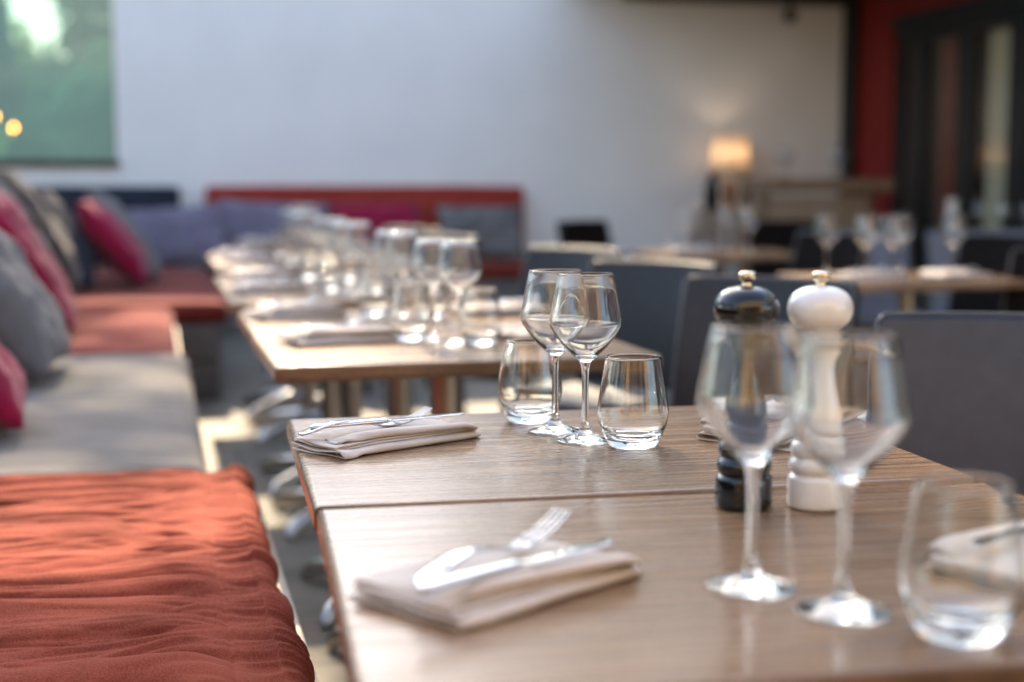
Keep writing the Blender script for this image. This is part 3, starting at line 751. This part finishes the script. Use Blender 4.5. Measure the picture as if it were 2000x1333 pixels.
def knife_mesh():
    t = empty('knife')
    def hnd(u, v):
        a = v * 2 * pi; w = .0062 + .0024 * (1 - u) ** 2; x = u * .112
        e = math.sqrt(max(0, 1 - max(0, (u - .96) / .04) ** 2)) if u > .96 else (math.sqrt(max(.05, 1 - (1 - u / .03) ** 2)) if u < .03 else 1)
        return (x, w * cos(a) * e, .0042 + .0036 * sin(a) * e)
    MB().grid(30, 17, hnd).build('handle', M['steel'], t, 60, recalc=False)
    b = MB()
    def bl(u, v):
        x = .110 + u * .118
        top = .0055; bot = -.0100 + .0 * u
        if u > .8: k = (u - .8) / .2; bot = bot + (top - .001 - bot) * (1 - math.sqrt(max(0, 1 - k * k)))
        if u < .04: bot = -.005
        return (x, bot + (top - bot) * v, .0042)
    b.grid(30, 6, bl); b.build('blade', M['steel'], t, 60, solid=.0014)
    return tag(t, None, 'knife', 'knives on the napkins')
nap_a = make_napkin(3.3, 1.25, .108, .76); nap_b = make_napkin(8.1, .6, .135, .76); nap_c = make_napkin(12.7, .5); nap_b.scale = (.95, 1, 1)
fork0 = fork_mesh(); knife0 = knife_mesh()
def setting(nap, ctr, ang, z, nl, fl, kl, fk=(-.100, .012, 8, 1), kn=(-.118, -.020, -2, 0), roll=0):
    put(nap, ctr, nl, R(ang))
    Rm = Matrix.Rotation(R(ang), 3, 'Z')
    for o, (x, y, a, tilt), lb in ((fork0, fk, fl), (knife0, kn, kl)):
        c = put(o, Vector(ctr) + Rm @ Vector((x, y, z + ((.006 + .007 * sin(R(roll))) if o is knife0 else 0))), lb)
        c.rotation_euler = (R(roll if o is knife0 else 0), R(-tilt), R(ang + a))
# T2: the sharp one
setting(nap_a, (.299, 1.911, .7504), 28.5, .0200, 'crumpled beige napkin on the left of the sharp table, in focus',
        'sharp fork whose tines show behind the knife blade', 'sharp knife lying along the crumpled napkin',
        fk=(-.126, .024, -9.0, .3), kn=(-.108, .026, -17, .8), roll=0)
# T1: the blurred near one
setting(nap_b, (.283, 1.192, .7504), 32.5, .0205, 'smooth beige napkin lowest in view, blurred, on the nearest table',
        'blurred fork with raised tines lying on the nearest napkin', 'blurred knife beneath the fork on the nearest napkin',
        fk=(-.098, -.004, 4, 2.5), kn=(-.125, -.034, -4, .3), roll=0)
setting(nap_c, (.800, 1.110, .7504), 205, .0265, 'napkin seen through the large tumbler at the right border',
        'fork on the napkin at the right border', 'knife on the napkin at the right border')
setting(nap_c, (.862, 1.838, .7504), 216, .0265, 'napkin half hidden behind the black pepper mill',
        'fork on the napkin half hidden behind the black pepper mill', 'knife on the napkin half hidden behind the black pepper mill', kn=(-.115, .01, 0, 1))
for i in range(2, 9):
    rnd = random.Random(i)
    c = on(i, .135 + rnd.uniform(-.01, .04), .40 + rnd.uniform(-.02, .02))
    setting(nap_c, c, 24 + rnd.uniform(-8, 8), .0265, 'napkin on the bench side of ' + names[i], 'fork on the bench-side napkin of ' + names[i], 'knife on the bench-side napkin of ' + names[i])
    c = on(i, .675 + rnd.uniform(-.02, .02), .33 + rnd.uniform(-.03, .03))
    setting(nap_c, c, 200 + rnd.uniform(-8, 8), .0265, 'napkin on the chair side of ' + names[i], 'fork on the chair-side napkin of ' + names[i], 'knife on the chair-side napkin of ' + names[i])

# ------------------------------------------------------------------ pepper mills
def mill(m, loc, label):
    t = empty('pepper_mill', loc, 0, label, 'pepper mill', 'pepper mills'); t.scale = (1, 1, .94)
    body = [(0, 0), (.0285, 0), (.0310, .0020), (.0316, .006), (.0312, .034), (.0300, .0375), (.0262, .0395), (.0262, .0405), (.0296, .0435), (.0304, .0495), (.0294, .0560), (.0258, .0590), (.0256, .0600),
            (.0284, .0630), (.0290, .0690), (.0280, .0755), (.0246, .0785), (.0250, .0810), (.0262, .0900), (.0262, .1000), (.0240, .1150), (.0205, .1300), (.0172, .1450), (.0156, .1600), (.0158, .1740), (.0176, .1880), (.0206, .1985),
            (.0222, .2040), (.0214, .2068), (.0190, .2078), (.0, .2080)]
    MB().lathe(body, 64).build('body', m, t, 50)
    head = [(0, .2082), (.0190, .2082), (.0225, .2094), (.0290, .2145), (.0338, .2225), (.0354, .2310), (.0345, .2395), (.0310, .2475), (.0250, .2535), (.0170, .2575), (.0085, .2592), (0, .2594)]
    MB().lathe(spline(head, 4), 64).build('head', m, t, 60)
    knob = [(.0056, .2590), (.0054, .2608), (.0048, .2624), (.0060, .2640), (.0086, .2664), (.0097, .2700), (.0090, .2735), (.0060, .2755), (0, .2760)]
    MB().lathe(spline(knob, 3), 40).build('knob', M['nickel'], t, 60)
    return t
mill(M['black_lacquer'], (.618, 1.428, .7504), 'glossy black pepper mill with a metal knob')
mill(M['white_lacquer'], (.696, 1.410, .7504), 'glossy white pepper mill with a metal knob')

# ------------------------------------------------------------------ chairs
def make_chair(name, mb, ms, cat_label=None, w=.46, top=.86, rec=.10, curve=.035):
    t = empty(name)                      # faces -Y in its own frame; back at +Y
    s = MB().box2((-w / 2, -.22, .40), (w / 2, .20, .475)).build('seat', ms, t, bevel=.018)
    def back(sg):
        def f(u, v):
            x = (u - .5) * w; z = .40 + v * (top - .40)
            y = .19 + rec * v ** 1.3 + curve * (1 - (2 * u - 1) ** 2) + sg * .022
            z += .004 * (1 - (2 * u - 1) ** 2) * v
            return (x, y, z)
        return f
    n, m_ = 13, 9
    F = back(-1); B = back(1); g = MB(); vs = []; 
    for i in range(n):
        for j in range(m_): vs.append(F(i / (n - 1), j / (m_ - 1)))
    for i in range(n):
        for j in range(m_): vs.append(B(i / (n - 1), j / (m_ - 1)))
    o = n * m_; fs = []
    for i in range(n - 1):
        for j in range(m_ - 1):
            a, b, c, d_ = i * m_ + j, (i + 1) * m_ + j, (i + 1) * m_ + j + 1, i * m_ + j + 1
            fs += [(a, b, c, d_), (o + a, o + d_, o + c, o + b)]
    for i in range(n - 1):
        a, b = i * m_, (i + 1) * m_; fs.append((a, o + a, o + b, b)); a += m_ - 1; b += m_ - 1; fs.append((a, b, o + b, o + a))
    for j in range(m_ - 1):
        a = j; fs.append((a, a + 1, o + a + 1, o + a)); a = (n - 1) * m_ + j; fs.append((a, o + a, o + a + 1, a + 1))
    g.add(vs, fs).build('backrest', mb, t, bevel=.012, seg=4)
    pp = [(-.5, 0.2), (-.5, .6), (-.5, .97), (-.47, 1.0)] + [(-.5 + i / 10, 1.0) for i in range(1, 10)] + [(.47, 1.0), (.5, .97), (.5, .6), (.5, .2)]
    P3 = []
    for u, v in pp:
        q = back(-1)(u + .5, v); P3.append((q[0], q[1] - .001, q[2] + (.001 if v == 1 else 0)))
    MB().tube(P3, .0032, 8).build('piping', M['piping'], t, 60)
    for sx in (-1, 1):
        MB().tube([(sx * (w / 2 - .03), -.19, .40), (sx * (w / 2 - .03), -.195, 0)], [.021, .016], 8).build('leg', M['leg'], t, 60)
        MB().tube([(sx * (w / 2 - .03), .19, .40), (sx * (w / 2 - .03), .235, 0)], [.021, .016], 8).build('leg', M['leg'], t, 60)
    return tag(t, None, 'chair', 'chairs at the terrace tables')
ch = make_chair('dining_chair', M['chair'], M['chair_seat'])
chb = make_chair('dining_chair', M['chair_blue'], M['chair_blue'], w=.50)
chs = make_chair('dining_chair', M['chair_slate'], M['chair_slate'], w=.56)
chd = make_chair('dining_chair', M['chair_dark'], M['chair_dark'], w=.46)
# rz: 0 faces -Y
put(chb, (1.37, 2.05, 0), 'slate grey upholstered chair cut by the right border', R(-33))
put(ch, (1.31, 3.17, 0), 'charcoal chair with a pale top edge just behind the pepper mills', R(-47))
put(ch, (1.29, 4.05, 0), 'charcoal chair with a sunlit top edge, second behind the pepper mills', R(-52))
put(ch, (1.30, 5.05, 0), 'charcoal chair with a sunlit top edge, third behind the pepper mills', R(-58))
put(ch, (1.06, 6.45, 0), 'charcoal chair in front of the right end of the red bench', R(-62))
put(ch, (1.12, 7.65, 0), 'farthest charcoal chair of the row, below the raspberry wall cushion', R(-60))

# ------------------------------------------------------------------ the tables on the right
def put_table(x, y, rz, lb):
    t = dup(table0); t.location = (x, y, 0); t.rotation_euler = (0, 0, R(rz)); tag(t, lb, 'table', 'tables in the shaded right part'); return t
put_table(2.80, 4.94, 2, 'shaded table right of the charcoal chairs, behind the white mill')
put_table(2.86, 6.98, -4, 'shaded table in front of the lit lamp')
put_table(5.12, 7.85, -10, 'shaded table at the right border beside the glass doors')
for nm, pos in (('the shaded table behind the white mill', ((2.62, 4.93), (2.72, 4.91), (2.74, 5.14), (2.86, 5.10), (2.53, 5.08), (3.02, 4.98))), ('the shaded table before the lamp', ((2.70, 6.98), (2.84, 6.84), (2.95, 6.80), (3.02, 7.0))), ('the shaded table by the doors', ((4.98, 7.92), (5.12, 7.90), (5.20, 8.02), (5.28, 7.86)))):
    for k, (x, y) in enumerate(sorted(pos)):
        where = ('leftmost', 'second from the left', 'third from the left', 'fourth from the left', 'fifth from the left', 'rightmost')[k if k < len(pos) - 1 else 5]
        put(wine_f, (x, y, .7504), 'stemmed glass on %s, %s there' % (nm, where), k)
setn = lambda c, a, nm: setting(nap_c, c, a, .0265, 'napkin ' + nm, 'fork on the napkin ' + nm, 'knife on the napkin ' + nm)
setn((2.56, 4.78, .7504), 10, 'at the left end of the shaded table behind the white mill')
setn((2.90, 4.76, .7504), 190, 'at the right end of the shaded table behind the white mill')
setn((2.66, 6.84, .7504), 0, 'on the shaded table before the lamp')
put(chd, (2.92, 6.25, 0), 'dark brown chair standing left of the slate chair', R(-72))
put(chs, (3.44, 6.52, 0), 'slate chair standing behind the shaded table', R(-18))
put(chd, (3.58, 5.80, 0), 'dark brown chair at the far end of the shaded table', R(-68))
put(chd, (3.00, 4.42, 0), 'tall dark brown chair by the right border', R(-62))
put(chs, (4.10, 6.35, 0), 'slate chair in front of the table by the doors', R(-15))
put(chd, (2.86, 8.75, 0), 'small dark chair back alone against the pale wall', R(30))
put(chd, (4.15, 8.9, 0), 'dark brown chair near the rustic console', R(150))

# rustic console, lamp and its stand
cs = empty('rustic_console', (0, 0, 0), 0, 'tall rustic timber console standing by the red pillar', 'console')
MB().box2((4.32, 9.62, 1.045), (5.33, 10.15, 1.14)).build('top', M['rustic'], cs, bevel=.012)
g = MB()
for k in range(4): g.box2((4.36, 9.70, .64 + k * .095), (5.14, 9.73, .64 + k * .095 + .085))
g.build('slatted_front', M['pale_timber'], cs, bevel=.004)
for x in (4.30, 5.14):
    for y in (9.74, 10.04): MB().box2((x, y, 0), (x + .08, y + .08, 1.043)).build('leg', M['rustic'], cs, bevel=.005)
MB().box2((4.39, 9.74, .60), (5.13, 10.10, .63)).build('shelf', M['pale_timber'], cs, bevel=.004)
for k, (x, y) in enumerate(((4.50, 9.80), (4.60, 9.90), (4.92, 9.78), (5.02, 9.88))):
    put(wine_f, (x, y, 1.1404), 'stemmed glass on the rustic console, ' + ('leftmost', 'second from the left', 'third from the left', 'rightmost')[k], k)
st = empty('side_stand', (0, 0, 0), 0, 'pale wooden stand carrying the lit lamp', 'stand')
MB().box2((4.28, 10.72, .86), (4.80, 11.1, .892)).build('top', M['pale_timber'], st, bevel=.006)
for x in (4.30, 4.73):
    for y in (10.74, 11.03): MB().box2((x, y, 0), (x + .05, y + .05, .858)).build('leg', M['pale_timber'], st, bevel=.004)
MB().box2((4.36, 10.78, .2), (4.72, 11.04, .23)).build('shelf', M['pale_timber'], st, bevel=.004)
LX, LY = 4.555, 10.92
lp = empty('table_lamp', (LX, LY, .8925), 0, 'lit table lamp with a glowing fabric shade on a wooden base', 'lamp')
MB().lathe([(0, 0), (.06, 0), (.062, .02), (.05, .03), (.045, .06), (.058, .13), (.05, .20), (.022, .235), (.014, .25), (0, .25)], 28).build('base', M['lamp_wood'], lp, 50)
m, t_, b_ = mat('lamp_shade_fabric'); t_.nodes.remove(b_)
df = N(t_, 'ShaderNodeBsdfDiffuse'); df.inputs[0].default_value = (.75, .68, .58, 1); tl = N(t_, 'ShaderNodeBsdfTranslucent'); tl.inputs[0].default_value = (.85, .76, .64, 1)
mx = N(t_, 'ShaderNodeMixShader'); mx.inputs[0].default_value = .6
t_.links.new(df.outputs[0], mx.inputs[1]); t_.links.new(tl.outputs[0], mx.inputs[2]); t_.links.new(mx.outputs[0], t_.nodes['Material Output'].inputs[0])
MB().lathe([(.168, .262), (.134, .60)], 40).build('lamp_shade', m, lp, 60, recalc=False, solid=.003)
MB().lathe([(0, .25), (.012, .25), (.012, .33), (.028, .36), (.033, .39), (.025, .42), (0, .43)], 20).build('bulb', emit('lamp_bulb', (1, .72, .48), .35), lp, 60)
pl = bpy.data.lights.new('lamp_light', 'POINT'); po = bpy.data.objects.new('lamp_light', pl); COL.objects.link(po)
pl.energy = .8; pl.color = (1, .70, .46); pl.shadow_soft_size = .04; po.location = (LX, LY, .8925 + .47)
v = MB().lathe(spline([(0, 0), (.05, 0), (.062, .04), (.066, .12), (.05, .2), (.03, .26), (.034, .30), (.028, .30), (0, .28)], 3), 28).build('vase', M['beam'], None, 60, loc=(4.36, 10.82, .8922))
tag(v, 'dark vase left of the lit lamp on the pale stand', 'vase')
v = MB().lathe(spline([(0, 0), (.06, 0), (.075, .06), (.07, .2), (.045, .34), (.03, .42), (.034, .46), (.028, .46), (0, .44)], 3), 28).build('tall_vase', M['vase'], None, 60, loc=(4.62, 7.65, .55))
tag(v, 'tall cream vase standing before the dark glass doors', 'vase')
q = empty('plinth', (4.62, 7.65, 0), 0, 'low dark plinth under the tall cream vase', 'plinth')
MB().box2((-.16, -.16, 0), (.16, .16, .52)).build('body', M['leg'], q, bevel=.006)
MB().box2((-.18, -.18, .522), (.18, .18, .5495)).build('top', M['leg'], q, bevel=.004)
